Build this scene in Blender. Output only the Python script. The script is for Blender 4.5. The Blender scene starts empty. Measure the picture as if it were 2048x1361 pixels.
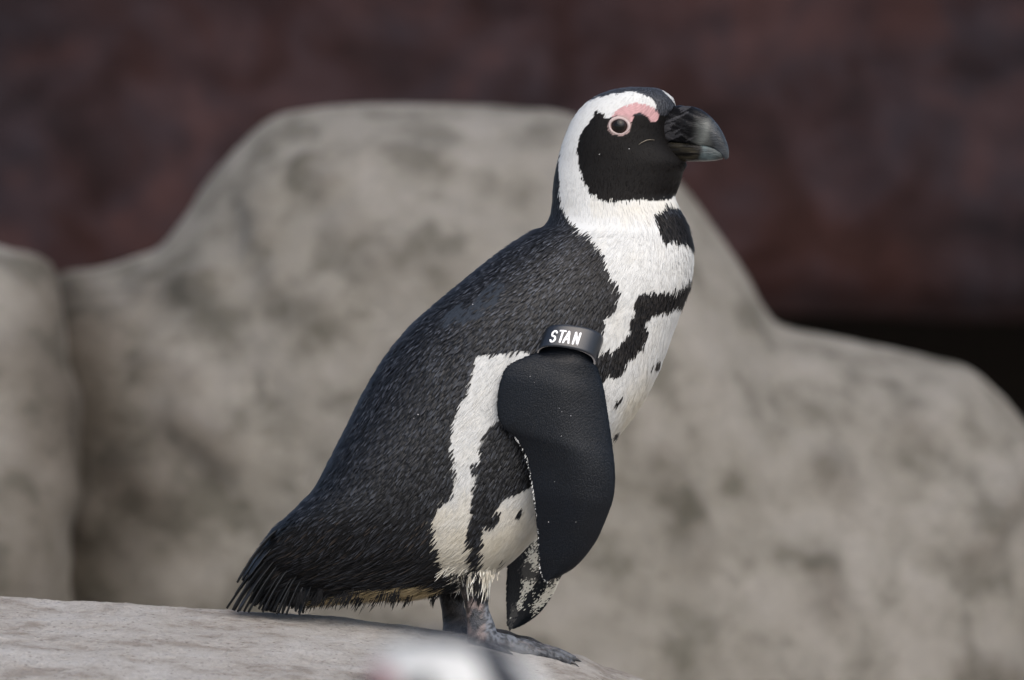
import bpy, math, random, time
import numpy as np
from mathutils import Vector, Matrix
rng = np.random.default_rng(7)
random.seed(7)
S = bpy.context.scene
_t0 = time.time()
def tick(m): print('TICK %s %.1f' % (m, time.time()-_t0))

# ------------------------------------------------------------------ camera, world, sun, exposure
PX = 0.0005            # metres per photograph pixel at the penguin
D1 = 8.7               # camera to penguin
ZA = 0.735             # height of the camera axis above the ground
cam = bpy.data.cameras.new('camera'); camo = bpy.data.objects.new('camera', cam)
S.collection.objects.link(camo); S.camera = camo
camo.location = (0, -D1, ZA); camo.rotation_euler = (math.radians(90), 0, 0)
cam.sensor_width = 23.5; cam.lens = 23.5*D1/(2048*PX)
cam.clip_start = 0.1; cam.clip_end = 3000
cam.dof.use_dof = True; cam.dof.focus_distance = D1-0.06; cam.dof.aperture_fstop = 5.0
cam.dof.aperture_blades = 0

SUN_EL, SUN_AZ = math.radians(50), math.radians(22)     # azimuth measured from -Y (camera side) towards +X
W = bpy.data.worlds.new('World'); S.world = W; W.use_nodes = True
nt = W.node_tree; bg = nt.nodes['Background']
sky = nt.nodes.new('ShaderNodeTexSky'); sky.sky_type = 'NISHITA'; sky.sun_disc = False
sky.sun_elevation = SUN_EL; sky.sun_rotation = math.radians(180)-SUN_AZ
sky.air_density = 1.0; sky.dust_density = 4.0; sky.ozone_density = 1.0
hs = nt.nodes.new('ShaderNodeHueSaturation'); hs.inputs['Saturation'].default_value = 1.0
nt.links.new(sky.outputs[0], hs.inputs['Color']); nt.links.new(hs.outputs[0], bg.inputs['Color'])
bg.inputs['Strength'].default_value = 0.12
sl = bpy.data.lights.new('sun', 'SUN'); sl.energy = 1.3; sl.angle = math.radians(70); sl.color = (1, 0.985, 0.965)
so = bpy.data.objects.new('sun', sl); S.collection.objects.link(so)
sd = Vector((math.sin(SUN_AZ)*math.cos(SUN_EL), -math.cos(SUN_AZ)*math.cos(SUN_EL), math.sin(SUN_EL)))
so.rotation_euler = sd.to_track_quat('Z', 'Y').to_euler(); so.location = (3, -6, 8)
S.view_settings.view_transform = 'Standard'; S.view_settings.look = 'None'
S.view_settings.exposure = 0.72; S.view_settings.gamma = 1
S.render.engine = 'CYCLES'; S.cycles.use_denoising = True; S.cycles.max_bounces = 8

# ------------------------------------------------------------------ helpers
def at(px, py, Y=0.0):
    k = (Y+D1)/D1*PX
    return np.array([(px-1024)*k, Y, ZA-(py-680.5)*k])
def link(o, parent=None):
    S.collection.objects.link(o)
    if parent is not None: o.parent = parent
    return o
def tag(o, label=None, cat=None, group=None, kind=None):
    for k, v in (('label', label), ('category', cat), ('group', group), ('kind', kind)):
        if v: o[k] = v
    return o
def mesh(name, V, F, mats, cols=None, fmat=None, smooth=True):
    """V (n,3) array, F (m,k) index array or list of such arrays"""
    V = np.asarray(V, np.float32)
    Fs = F if isinstance(F, list) else [F]
    Fs = [np.asarray(f, np.int32) for f in Fs if len(f)]
    me = bpy.data.meshes.new(name)
    me.vertices.add(len(V)); me.vertices.foreach_set('co', V.ravel())
    tot = np.concatenate([np.full(len(f), f.shape[1], np.int32) for f in Fs])
    idx = np.concatenate([f.ravel() for f in Fs])
    me.loops.add(len(idx)); me.loops.foreach_set('vertex_index', idx)
    me.polygons.add(len(tot))
    me.polygons.foreach_set('loop_start', np.concatenate([[0], np.cumsum(tot)[:-1]]).astype(np.int32))
    me.polygons.foreach_set('loop_total', tot)
    me.polygons.foreach_set('use_smooth', np.full(len(tot), smooth))
    for m in (mats if isinstance(mats, (list, tuple)) else [mats]): me.materials.append(m)
    if fmat is not None: me.polygons.foreach_set('material_index', np.asarray(fmat, np.int32))
    if cols is not None:
        a = me.color_attributes.new('Col', 'FLOAT_COLOR', 'POINT')
        c = np.full((len(V), 4), 0.4, np.float32); cols = np.asarray(cols); c[:, :cols.shape[1]] = cols
        a.data.foreach_set('color', c.ravel())
    me.update(calc_edges=True); me.validate()
    return me
def obj(name, me, parent=None):
    return link(bpy.data.objects.new(name, me), parent)
def cr(ctrl, n):
    """Catmull-Rom (centripetal-ish, uniform) through rows of ctrl, resampled evenly by chord"""
    c = np.asarray(ctrl, float); m = len(c)
    e = np.vstack([2*c[0]-c[1], c, 2*c[-1]-c[-2]])
    u = np.linspace(0, m-1, n); i = np.minimum(u.astype(int), m-2); f = (u-i)[:, None]
    p0, p1, p2, p3 = e[i], e[i+1], e[i+2], e[i+3]
    return 0.5*((2*p1)+(-p0+p2)*f+(2*p0-5*p1+4*p2-p3)*f*f+(-p0+3*p1-3*p2+p3)*f**3)
def resample(rows, n, m=4000):
    d = cr(rows, m); mid = (d[:, 0:2]+d[:, 2:4])/2
    s = np.r_[0, np.cumsum(np.linalg.norm(np.diff(mid, axis=0), axis=1)+0.25*np.linalg.norm(np.diff(d[:, 0:2], axis=0), axis=1))]
    t = np.linspace(0, s[-1], n)
    return np.stack([np.interp(t, s, d[:, k]) for k in range(d.shape[1])], 1)
def grid_faces(a, b, wrap=True, off=0):
    i = np.arange(a-1)[:, None]; j = np.arange(b if wrap else b-1)[None, :]
    j2 = (j+1) % b
    f = np.stack([i*b+j, i*b+j2, (i+1)*b+j2, (i+1)*b+j], -1).reshape(-1, 4)
    return f+off
def inpoly(x, y, poly):
    poly = np.asarray(poly, float); r = np.zeros(x.shape, bool); n = len(poly)
    for k in range(n):
        x1, y1 = poly[k]; x2, y2 = poly[(k+1) % n]
        if y1 == y2: continue
        c = ((y1 > y) != (y2 > y)) & (x < (x2-x1)*(y-y1)/(y2-y1)+x1)
        r ^= c
    return r
TAB = rng.random(4096).astype(np.float32)
def vnoise(p, sc):
    q = np.asarray(p, np.float32)*np.float32(sc)+np.float32(100.0); i = np.floor(q).astype(np.int32); f = q-i; f = f*f*(3-2*f)
    hx = (i[..., 0]*7919, (i[..., 0]+1)*7919); hy = (i[..., 1]*104729, (i[..., 1]+1)*104729); hz = (i[..., 2]*1299709, (i[..., 2]+1)*1299709)
    def hh(a, b, c):
        h = hx[a] ^ hy[b] ^ hz[c]; h = h ^ (h >> 9) ^ (h >> 17); return TAB[h & 4095]
    fx, fy, fz = f[..., 0], f[..., 1], f[..., 2]
    x00 = hh(0, 0, 0)*(1-fx)+hh(1, 0, 0)*fx; x10 = hh(0, 1, 0)*(1-fx)+hh(1, 1, 0)*fx
    x01 = hh(0, 0, 1)*(1-fx)+hh(1, 0, 1)*fx; x11 = hh(0, 1, 1)*(1-fx)+hh(1, 1, 1)*fx
    return ((x00*(1-fy)+x10*fy)*(1-fz)+(x01*(1-fy)+x11*fy)*fz).astype(float)
def fbm(p, sc, o=4, g=0.5):
    r = 0; a = 1.0; t = 0
    for k in range(o):
        r = r+a*(vnoise(p, sc*2**k)-0.5); t += a; a *= g
    return r/t*2
def px_of(P):
    return P[..., 0]/PX+1024, 680.5-(P[..., 2]-ZA)/PX
def tube(pts, rad, n=8, flat=None, closed=True):
    pts = np.asarray(pts, float); k = len(pts); rad = np.broadcast_to(rad, (k,))
    T = np.gradient(pts, axis=0); T /= np.linalg.norm(T, axis=1)[:, None]+1e-12
    ref = np.array([0, 1.0, 0.01]); ref = np.broadcast_to(ref, T.shape)
    A = np.cross(T, ref); A /= np.linalg.norm(A, axis=1)[:, None]+1e-12
    B = np.cross(A, T)
    th = np.linspace(0, 2*np.pi, n, endpoint=False)
    fl = 1.0 if flat is None else flat
    V = pts[:, None]+rad[:, None, None]*(A[:, None]*np.cos(th)[None, :, None]+fl*B[:, None]*np.sin(th)[None, :, None])
    V = V.reshape(-1, 3); F4 = grid_faces(k, n)
    V = np.vstack([V, pts[0], pts[-1]]); a = len(V)-2
    j = np.arange(n); j2 = (j+1) % n
    F3 = np.vstack([np.stack([np.full(n, a), j2, j], 1), np.stack([np.full(n, a+1), (k-1)*n+j, (k-1)*n+j2], 1)])
    return V, F4, F3

# ------------------------------------------------------------------ materials
def newmat(name):
    m = bpy.data.materials.new(name); m.use_nodes = True
    n = m.node_tree.nodes; p = n['Principled BSDF']
    return m, m.node_tree, n, p
def node(nt, t, **kw):
    n = nt.nodes.new(t)
    for k, v in kw.items():
        if k in n.inputs: n.inputs[k].default_value = v
        else: setattr(n, k, v)
    return n
def coords(nt): return nt.nodes.new('ShaderNodeTexCoord').outputs['Object']
def noise(nt, vec, scale, detail=6, rough=0.55, dist=0.0):
    n = node(nt, 'ShaderNodeTexNoise', Scale=scale, Detail=detail, Roughness=rough, Distortion=dist)
    nt.links.new(vec, n.inputs['Vector']); return n.outputs['Fac']
def ramp(nt, fac, stops):
    r = nt.nodes.new('ShaderNodeValToRGB'); e = r.color_ramp.elements
    while len(e) < len(stops): e.new(0.5)
    for k, (p, c) in enumerate(stops): e[k].position = p; e[k].color = (*c, 1)
    nt.links.new(fac, r.inputs[0]); return r.outputs[0]
def mixc(nt, a, b, fac, mode='MIX'):
    m = nt.nodes.new('ShaderNodeMix'); m.data_type = 'RGBA'; m.blend_type = mode
    for s, v in ((m.inputs['Factor'], fac), (m.inputs['A'], a), (m.inputs['B'], b)):
        if hasattr(v, 'is_output'): nt.links.new(v, s)
        else: s.default_value = v if not isinstance(v, tuple) else (*v, 1)
    return m.outputs['Result']
def bump(nt, p, h, strength, dist):
    b = node(nt, 'ShaderNodeBump', Strength=strength, Distance=dist)
    nt.links.new(h, b.inputs['Height'])
    if p.inputs['Normal'].is_linked:
        nt.links.new(p.inputs['Normal'].links[0].from_socket, b.inputs['Normal'])
    nt.links.new(b.outputs[0], p.inputs['Normal'])

def vcol_mat(name, rough, spec, sheen=0.0, bumpsc=None, alpha_spec=False):
    m, t, n, p = newmat(name)
    a = n.new('ShaderNodeAttribute'); a.attribute_name = 'Col'
    t.links.new(a.outputs['Color'], p.inputs['Base Color'])
    p.inputs['Roughness'].default_value = rough; p.inputs['Specular IOR Level'].default_value = spec
    if alpha_spec: t.links.new(a.outputs['Alpha'], p.inputs['Specular IOR Level'])
    if sheen: p.inputs['Sheen Weight'].default_value = sheen; p.inputs['Sheen Roughness'].default_value = 0.4
    if bumpsc:
        bump(t, p, noise(t, coords(t), bumpsc[0], 4), bumpsc[1], bumpsc[2])
    return m, t, n, p
M_SKIN = vcol_mat('penguin_skin', 0.6, 0.15, 0, (900, 0.4, 0.0006))[0]
M_FEATHER = vcol_mat('feather_vane', 0.42, 0.5, alpha_spec=True)[0]
M_FLIP = vcol_mat('flipper_feathering', 0.34, 0.24, 0, (700, 0.15, 0.0004))[0]
m, t, n, p = vcol_mat('scaly_leg_skin', 0.5, 0.4)
v = node(t, 'ShaderNodeTexVoronoi', Scale=620.0); t.links.new(coords(t), v.inputs['Vector'])
bump(t, p, v.outputs['Distance'], 0.8, 0.0009); M_LEG = m
m, t, n, p = vcol_mat('bill_horn', 0.26, 0.3, alpha_spec=True)
mp = node(t, 'ShaderNodeMapping'); mp.inputs['Scale'].default_value = (60, 300, 300); mp.inputs['Rotation'].default_value = (0, math.radians(-28), 0)
t.links.new(coords(t), mp.inputs['Vector'])
bump(t, p, noise(t, mp.outputs[0], 2.2, 5, 0.6, 0.6), 0.6, 0.0014); M_BILL = m
m, t, n, p = newmat('eye_wet'); M_EYE = m
sx = n.new('ShaderNodeVectorMath'); sx.operation = 'LENGTH'
cx = n.new('ShaderNodeVectorMath'); cx.operation = 'MULTIPLY'; cx.inputs[1].default_value = (1, 1, 0)
t.links.new(coords(t), cx.inputs[0]); t.links.new(cx.outputs[0], sx.inputs[0])
mm = node(t, 'ShaderNodeMath', operation='MULTIPLY'); mm.inputs[1].default_value = 100
t.links.new(sx.outputs['Value'], mm.inputs[0])
t.links.new(ramp(t, mm.outputs[0], [(0, (0.003, 0.003, 0.003)), (0.44, (0.004, 0.003, 0.003)), (0.56, (0.010, 0.006, 0.005)), (0.85, (0.028, 0.014, 0.011))]), p.inputs['Base Color'])
p.inputs['Roughness'].default_value = 0.12; p.inputs['Specular IOR Level'].default_value = 0.22
def flat_mat(name, col, rough, spec=0.5, b=None):
    m, t, n, p = newmat(name)
    f = noise(t, coords(t), b[0] if b else 300, 5)
    c = ramp(t, f, [(0.25, tuple(x*0.82 for x in col)), (0.75, tuple(min(1, x*1.12) for x in col))])
    t.links.new(c, p.inputs['Base Color']); p.inputs['Roughness'].default_value = rough
    p.inputs['Specular IOR Level'].default_value = spec
    if b: bump(t, p, f, b[1], b[2])
    return m
M_LID = flat_mat('eyelid_skin', (0.40, 0.32, 0.31), 0.5, 0.4, (900, 0.6, 0.0008))
M_BAND = flat_mat('black_plastic', (0.010, 0.013, 0.019), 0.34, 0.5, (500, 0.08, 0.0003))
M_RIM = flat_mat('grey_cut_edge', (0.46, 0.45, 0.46), 0.5)
M_WHITE = flat_mat('white_print', (0.86, 0.86, 0.87), 0.5)
M_SPECK = flat_mat('dust_white', (0.7, 0.7, 0.7), 0.8)
M_CLAW = flat_mat('claw_horn', (0.02, 0.02, 0.022), 0.35)

def rock_mat(name, lo, mid, hi, dark, sc, bstr, bdist, pits=0.0, fmul=0.55):
    m, t, n, p = newmat(name); v = coords(t)
    big = noise(t, v, 1.6*sc, 5, 0.6, 0.4); med = noise(t, v, 7*sc, 6, 0.6); fine = noise(t, v, 60*sc, 5, 0.65)
    grit = noise(t, v, 240*sc, 3, 0.6)
    c = ramp(t, big, [(0.30, lo), (0.5, mid), (0.68, hi)])
    c2 = ramp(t, med, [(0.36, dark), (0.48, mid), (0.64, hi)])
    c = mixc(t, c, c2, 0.6)
    c = mixc(t, c, ramp(t, fine, [(0.3, (0.55, 0.54, 0.52)), (0.6, (1, 1, 1))]), fmul, 'MULTIPLY')
    c = mixc(t, c, ramp(t, grit, [(0.3, (0.6, 0.6, 0.6)), (0.65, (1.0, 1.0, 1.0))]), fmul*0.8, 'MULTIPLY')
    if pits:
        vo = node(t, 'ShaderNodeTexVoronoi', Scale=40*sc); t.links.new(v, vo.inputs['Vector'])
        dots = ramp(t, vo.outputs['Distance'], [(0.06, (0.25, 0.22, 0.2)), (0.22, (1, 1, 1))])
        c = mixc(t, c, dots, pits, 'MULTIPLY')
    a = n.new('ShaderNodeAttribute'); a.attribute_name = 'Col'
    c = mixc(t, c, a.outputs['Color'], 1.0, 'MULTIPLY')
    t.links.new(c, p.inputs['Base Color']); p.inputs['Roughness'].default_value = 0.85
    p.inputs['Specular IOR Level'].default_value = 0.25
    bump(t, p, med, bstr, bdist*4); bump(t, p, fine, bstr, bdist); bump(t, p, grit, bstr*0.7, bdist*0.4)
    return m
M_LEDGE = rock_mat('pale_ledge_rock', (0.36, 0.325, 0.285), (0.52, 0.485, 0.445), (0.62, 0.60, 0.575), (0.27, 0.225, 0.185), 2.6, 1.0, 0.005, 0.8, 0.45)
M_BOULD = rock_mat('grey_boulder_rock', (0.285, 0.266, 0.215), (0.43, 0.400, 0.348), (0.56, 0.525, 0.475), (0.155, 0.148, 0.115), 1.6, 1.0, 0.012, 0.0, 0.25)
m, t, n, p = newmat('weathered_red_brown_wall'); v = coords(t); M_WALL = m
b1 = noise(t, v, 4.6, 5, 0.55, 0.5); b2 = noise(t, v, 1.4, 3, 0.5); b3 = noise(t, v, 11, 4, 0.6)
c = ramp(t, b1, [(0.38, (0.0075, 0.0040, 0.0036)), (0.46, (0.020, 0.0105, 0.0105)), (0.54, (0.024, 0.018, 0.0215)), (0.63, (0.044, 0.024, 0.024))])
c = mixc(t, c, ramp(t, b2, [(0.40, (0.018, 0.016, 0.021)), (0.58, (0.038, 0.016, 0.014))]), 0.42)
c = mixc(t, c, ramp(t, b3, [(0.35, (0.6, 0.6, 0.6)), (0.6, (1, 1, 1))]), 0.6, 'MULTIPLY')
t.links.new(c, p.inputs['Base Color']); p.inputs['Roughness'].default_value = 0.85; p.inputs['Specular IOR Level'].default_value = 0.08; bump(t, p, b3, 0.6, 0.02)
M_GAP_SHADE = flat_mat('recess_shade_black', (0.012, 0.010, 0.009), 0.9, 0.2)  # near-black colour stands in for the shade inside the gap
M_GROUND = flat_mat('sandy_ground', (0.42, 0.385, 0.34), 0.95, 0.2, (14, 0.6, 0.02))

# ------------------------------------------------------------------ ground
g = obj('ground', mesh('ground', [(-400, -400, 0), (400, -400, 0), (400, 400, 0), (-400, 400, 0)], np.array([[0, 1, 2, 3]]), M_GROUND))
tag(g, kind='structure')

# ------------------------------------------------------------------ back wall with the dark gap beneath
YW = 10.0
zb = at(0, 628, YW)[2]
def box(x0, x1, y0, y1, z0, z1):
    V = [(x, y, z) for z in (z0, z1) for y in (y0, y1) for x in (x0, x1)]
    F = [[0, 2, 3, 1], [4, 5, 7, 6], [0, 1, 5, 4], [1, 3, 7, 5], [3, 2, 6, 7], [2, 0, 4, 6]]
    return np.array(V, float), np.array(F)
nx, nz = 240, 160
gx = np.linspace(-5, 5, nx); gz = np.linspace(zb, 4.2, nz)
X, Z = np.meshgrid(gx, gz, indexing='ij')
Pw = np.stack([X, np.full_like(X, YW), Z], -1)
Pw[..., 1] += 0.10*fbm(Pw, 1.4, 5)+0.03*fbm(Pw, 7, 3)
edge = np.clip((zb+0.10-Z)/0.10, 0, 1); Pw[..., 1] += 0.09*edge**2
Pw[..., 2] += (0.03*fbm(Pw, 2.0, 3)-0.006*X)*np.clip(1-(Z-zb)/0.4, 0, 1)
Vf = Pw.reshape(-1, 3); Vb = Vf.copy(); Vb[:, 1] = YW+1.6
F = [grid_faces(nx, nz, False), grid_faces(nx, nz, False, nx*nz)[:, ::-1]]
def strip(ids):
    ids = np.asarray(ids); return np.stack([ids[:-1], ids[1:], ids[1:]+nx*nz, ids[:-1]+nx*nz], 1)
F += [strip(np.arange(nx)*nz), strip(np.arange(nx)*nz+nz-1)[:, ::-1], strip(np.arange(nz))[:, ::-1], strip((nx-1)*nz+np.arange(nz))]
wall = obj('rock_wall', mesh('rock_wall', np.vstack([Vf, Vb]), F, M_WALL))
tag(wall, 'dark reddish brown weathered wall behind the boulders, overhanging a black gap', 'wall')
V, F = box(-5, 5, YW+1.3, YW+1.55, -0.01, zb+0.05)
tag(obj('recess_wall', mesh('recess_wall', V, F, M_GAP_SHADE, smooth=False)), 'backing wall under the reddish brown wall, coloured black as the shade of the gap', 'wall')

# ------------------------------------------------------------------ background boulders
def boulder(name, prof, Y, depth, label, seed, dents=(), amp=0.05, bulge=0.72):
    prof = np.array(prof, float); n, mm_ = 260, 150
    k = (Y+D1)/D1*PX
    n = 380 if name and seed == 1 else 220; pxs = np.linspace(prof[0, 0], prof[-1, 0], n)
    d = cr(prof, 2000); pys = np.interp(pxs, d[:, 0], d[:, 1])
    H = ZA-(pys-680.5)*k; x = (pxs-1024)*k
    s = np.linspace(0, np.pi, mm_)
    u = (pxs-pxs[0])/(pxs[-1]-pxs[0]); dep = depth*np.clip(np.sin(np.pi*u), 0, 1)**0.35
    P = np.zeros((n, mm_, 3)); P[..., 0] = x[:, None]
    cs, sn = np.cos(s), np.sin(s)
    P[..., 1] = Y-(np.sign(cs)*np.abs(cs)**0.8)[None, :]*dep[:, None]
    P[..., 2] = -0.06+(np.maximum(H, 0.02)+0.06)[:, None]*(np.abs(sn)**bulge)[None, :]
    # normals (radial in y-z plus x slope)
    Tx = np.gradient(P, axis=0); Ts = np.gradient(P, axis=1); N = np.cross(Ts, Tx); N /= np.linalg.norm(N, axis=-1)[..., None]+1e-9
    q = P+seed*7.31
    disp = amp*fbm(q, 2.3, 5)+0.35*amp*fbm(q, 9, 4)
    crest = np.abs(sn)[None, :]**6
    disp = disp*(1-0.75*crest)
    col = np.ones((n, mm_, 3))
    front = (cs > 0)[None, :]
    ppx = P[..., 0]/((P[..., 1]+D1)/D1*PX)+1024; ppy = 680.5-(P[..., 2]-ZA)/((P[..., 1]+D1)/D1*PX)
    wob = 45*fbm(q, 3.0, 3)
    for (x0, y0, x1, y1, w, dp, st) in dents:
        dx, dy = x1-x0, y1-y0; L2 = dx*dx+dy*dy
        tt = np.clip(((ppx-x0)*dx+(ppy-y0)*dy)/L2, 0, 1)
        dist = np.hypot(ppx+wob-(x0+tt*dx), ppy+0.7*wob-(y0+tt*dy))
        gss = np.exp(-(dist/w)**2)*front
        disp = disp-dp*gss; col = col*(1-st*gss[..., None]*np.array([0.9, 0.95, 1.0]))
    P = P+N*disp[..., None]
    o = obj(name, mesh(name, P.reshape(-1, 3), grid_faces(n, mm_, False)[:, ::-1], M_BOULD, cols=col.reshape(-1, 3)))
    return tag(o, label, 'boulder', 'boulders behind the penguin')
YB = 4.6
boulder('boulder', [(60, 1150), (75, 760), (95, 600), (130, 566), (190, 550), (260, 522), (320, 490), (370, 425), (410, 365), (470, 296), (540, 238), (620, 216), (720, 208), (850, 208), (1000, 213), (1130, 225), (1220, 260), (1300, 315), (1365, 375), (1420, 450), (1480, 540), (1520, 612), (1550, 650), (1600, 668), (1700, 688), (1850, 716), (1930, 735), (1985, 775), (2040, 835), (2110, 930), (2170, 1050), (2200, 1200)],
        YB, 0.62, 'large pale grey-brown humped boulder with a lower shoulder, rising behind the penguin', 1,
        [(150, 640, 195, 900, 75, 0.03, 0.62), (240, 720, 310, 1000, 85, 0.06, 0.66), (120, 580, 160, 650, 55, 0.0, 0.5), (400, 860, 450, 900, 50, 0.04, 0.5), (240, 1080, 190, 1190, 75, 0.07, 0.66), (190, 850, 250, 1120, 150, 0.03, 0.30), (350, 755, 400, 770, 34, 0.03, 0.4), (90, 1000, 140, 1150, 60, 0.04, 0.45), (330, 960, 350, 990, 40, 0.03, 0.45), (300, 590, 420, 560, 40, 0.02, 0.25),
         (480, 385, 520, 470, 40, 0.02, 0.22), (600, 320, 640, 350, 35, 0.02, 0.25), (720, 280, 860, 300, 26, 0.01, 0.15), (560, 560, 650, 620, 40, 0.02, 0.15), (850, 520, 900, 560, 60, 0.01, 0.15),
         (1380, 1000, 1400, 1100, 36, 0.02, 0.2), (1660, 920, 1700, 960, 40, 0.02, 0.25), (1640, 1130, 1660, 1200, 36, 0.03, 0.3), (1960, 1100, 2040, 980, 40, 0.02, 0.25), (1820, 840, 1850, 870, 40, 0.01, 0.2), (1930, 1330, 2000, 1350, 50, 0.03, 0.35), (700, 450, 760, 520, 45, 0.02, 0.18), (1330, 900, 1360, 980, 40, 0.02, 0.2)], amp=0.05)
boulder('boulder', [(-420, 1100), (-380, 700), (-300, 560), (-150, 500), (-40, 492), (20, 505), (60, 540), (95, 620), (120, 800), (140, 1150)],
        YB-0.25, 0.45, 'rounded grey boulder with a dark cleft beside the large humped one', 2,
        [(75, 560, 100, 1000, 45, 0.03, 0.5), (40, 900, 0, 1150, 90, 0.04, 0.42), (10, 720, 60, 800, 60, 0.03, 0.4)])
# ------------------------------------------------------------------ ledge rock under the penguin
CP = np.array([(-1600, 1230), (-800, 1200), (-300, 1188), (0, 1196), (60, 1198), (150, 1205), (250, 1207), (350, 1216), (470, 1223), (600, 1231), (700, 1239), (800, 1251), (860, 1262), (930, 1271), (1000, 1281), (1100, 1299), (1165, 1312), (1210, 1334), (1290, 1360), (1370, 1400), (1480, 1470), (1600, 1600), (1800, 1900), (2000, 2250)], float)
def ledge(x, y):
    x = np.asarray(x, float); y = np.asarray(y, float)
    px = x/PX+1024
    z = ZA-(np.interp(px, CP[:, 0], CP[:, 1])-680.5)*PX
    d = np.maximum(0.03-y, 0); b = np.maximum(y-0.03, 0)
    z = z-0.09*d-0.06*d*d-0.30*b-0.6*b*b
    q = np.stack([x, y, np.zeros_like(x)], -1)
    z = z+0.010*fbm(q, 5, 3)*np.clip(d*5, 0, 1)+0.0022*fbm(q, 28, 3)+0.0007*fbm(q, 160, 3)
    fall = np.clip((-y-0.75)/0.35, 0, 1)**2+np.clip((y-0.35)/0.45, 0, 1)**2+np.clip((-x-1.15)/0.4, 0, 1)**2
    return np.maximum(z-0.55*fall, -0.08)
xs = np.concatenate([np.linspace(-1.55, -0.55, 90, endpoint=False), np.linspace(-0.55, 0.2, 420, endpoint=False), np.linspace(0.2, 0.75, 80)])
ys = np.concatenate([np.linspace(-1.1, -0.2, 150, endpoint=False), np.linspace(-0.2, 0.06, 170, endpoint=False), np.linspace(0.06, 0.8, 70)])
X, Y = np.meshgrid(xs, ys, indexing='ij'); Zl = ledge(X, Y)
q = np.stack([X, Y, Zl], -1)
cl = np.ones(q.shape); 
lg = obj('ledge_boulder', mesh('ledge_boulder', q.reshape(-1, 3), grid_faces(len(xs), len(ys), False), M_LEDGE, cols=cl.reshape(-1, 3)))
tag(lg, 'pale pitted grey rock ledge the banded penguin stands on', 'rock')

# ------------------------------------------------------------------ penguin: body surface
# rows: back px,py  front px,py  half-width px   (crown -> tail)
ROWS = [(1284, 175, 1300, 175, 10), (1255, 175.5, 1316, 178, 30), (1222, 181, 1331, 185, 46), (1192, 193, 1345, 197, 60), (1166, 212, 1350, 216, 70), (1146, 238, 1342, 236, 76), (1131, 270, 1338, 262, 80),
        (1121, 300, 1345, 290, 83), (1113, 332, 1371, 321, 86), (1108, 358, 1366, 347, 88), (1106, 380, 1358, 372, 90), (1105, 400, 1351, 392, 93), (1103, 420, 1356, 410, 98), (1099, 437, 1365, 430, 105), (1088, 452, 1374, 450, 114), (1064, 464, 1380, 470, 126),
        (1028, 486, 1385, 495, 141), (985, 517, 1386, 528, 158), (930, 561, 1380, 568, 175), (870, 611, 1366, 610, 188), (815, 662, 1345, 668, 197), (767, 722, 1316, 745, 202), (727, 790, 1282, 810, 205),
        (692, 860, 1232, 878, 205), (659, 925, 1178, 945, 203), (634, 972, 1125, 1010, 197), (608, 1003, 1068, 1078, 186), (583, 1029, 1008, 1132, 166), (561, 1049, 940, 1168, 138), (545, 1068, 850, 1188, 106),
        (531, 1086, 760, 1196, 78), (520, 1102, 700, 1200, 52), (511, 1120, 655, 1204, 40), (507, 1138, 625, 1206, 30), (508, 1154, 600, 1205, 20), (516, 1172, 575, 1202, 10), (530, 1186, 558, 1198, 4)]
NT, NTH = 420, 200
R = resample(ROWS, NT)
th = np.linspace(0, 2*np.pi, NTH, endpoint=False)
ct, st = np.cos(th), np.sin(th)
e = np.interp((R[:, 1]+R[:, 3])/2, [173, 430, 600, 850, 1010, 1080, 1170], [0.92, 0.92, 0.86, 0.78, 0.64, 0.56, 0.75])[:, None]
cc = np.sign(ct)*np.abs(ct)**e; ss = np.sign(st)*np.abs(st)**e
PB = np.zeros((NT, NTH, 3))
cxp = (R[:, 0]+R[:, 2])/2; cyp = (R[:, 1]+R[:, 3])/2; hx = (R[:, 2]-R[:, 0])/2; hy = (R[:, 3]-R[:, 1])/2
PB[..., 0] = (cxp[:, None]+hx[:, None]*cc-1024)*PX
PB[..., 2] = ZA-(cyp[:, None]+hy[:, None]*cc-680.5)*PX
PB[..., 1] = -R[:, 4][:, None]*ss*PX
TB = np.gradient(PB, axis=0); THB = (np.roll(PB, -1, 1)-np.roll(PB, 1, 1))
NB = np.cross(THB, TB); NB /= np.linalg.norm(NB, axis=-1)[..., None]+1e-12
cen = np.stack([(cxp-1024)*PX, 0*cxp, ZA-(cyp-680.5)*PX], -1)[:, None]
sgn = np.sign(np.mean(np.sum(NB*(PB-cen), -1))); NB *= sgn
TB = TB/(np.linalg.norm(TB, axis=-1)[..., None]+1e-12)

near = PB[..., 1] < 0
nP = PB[near]; nN = NB[near]; npx, npy = px_of(nP)
def surf(px, py):
    i = np.argmin((npx-px)**2+(npy-py)**2); return nP[i], nN[i]
def surf_y(px, py):
    i = np.argsort((npx-px)**2+(npy-py)**2)[:6]; return nP[i, 1].mean()

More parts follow.
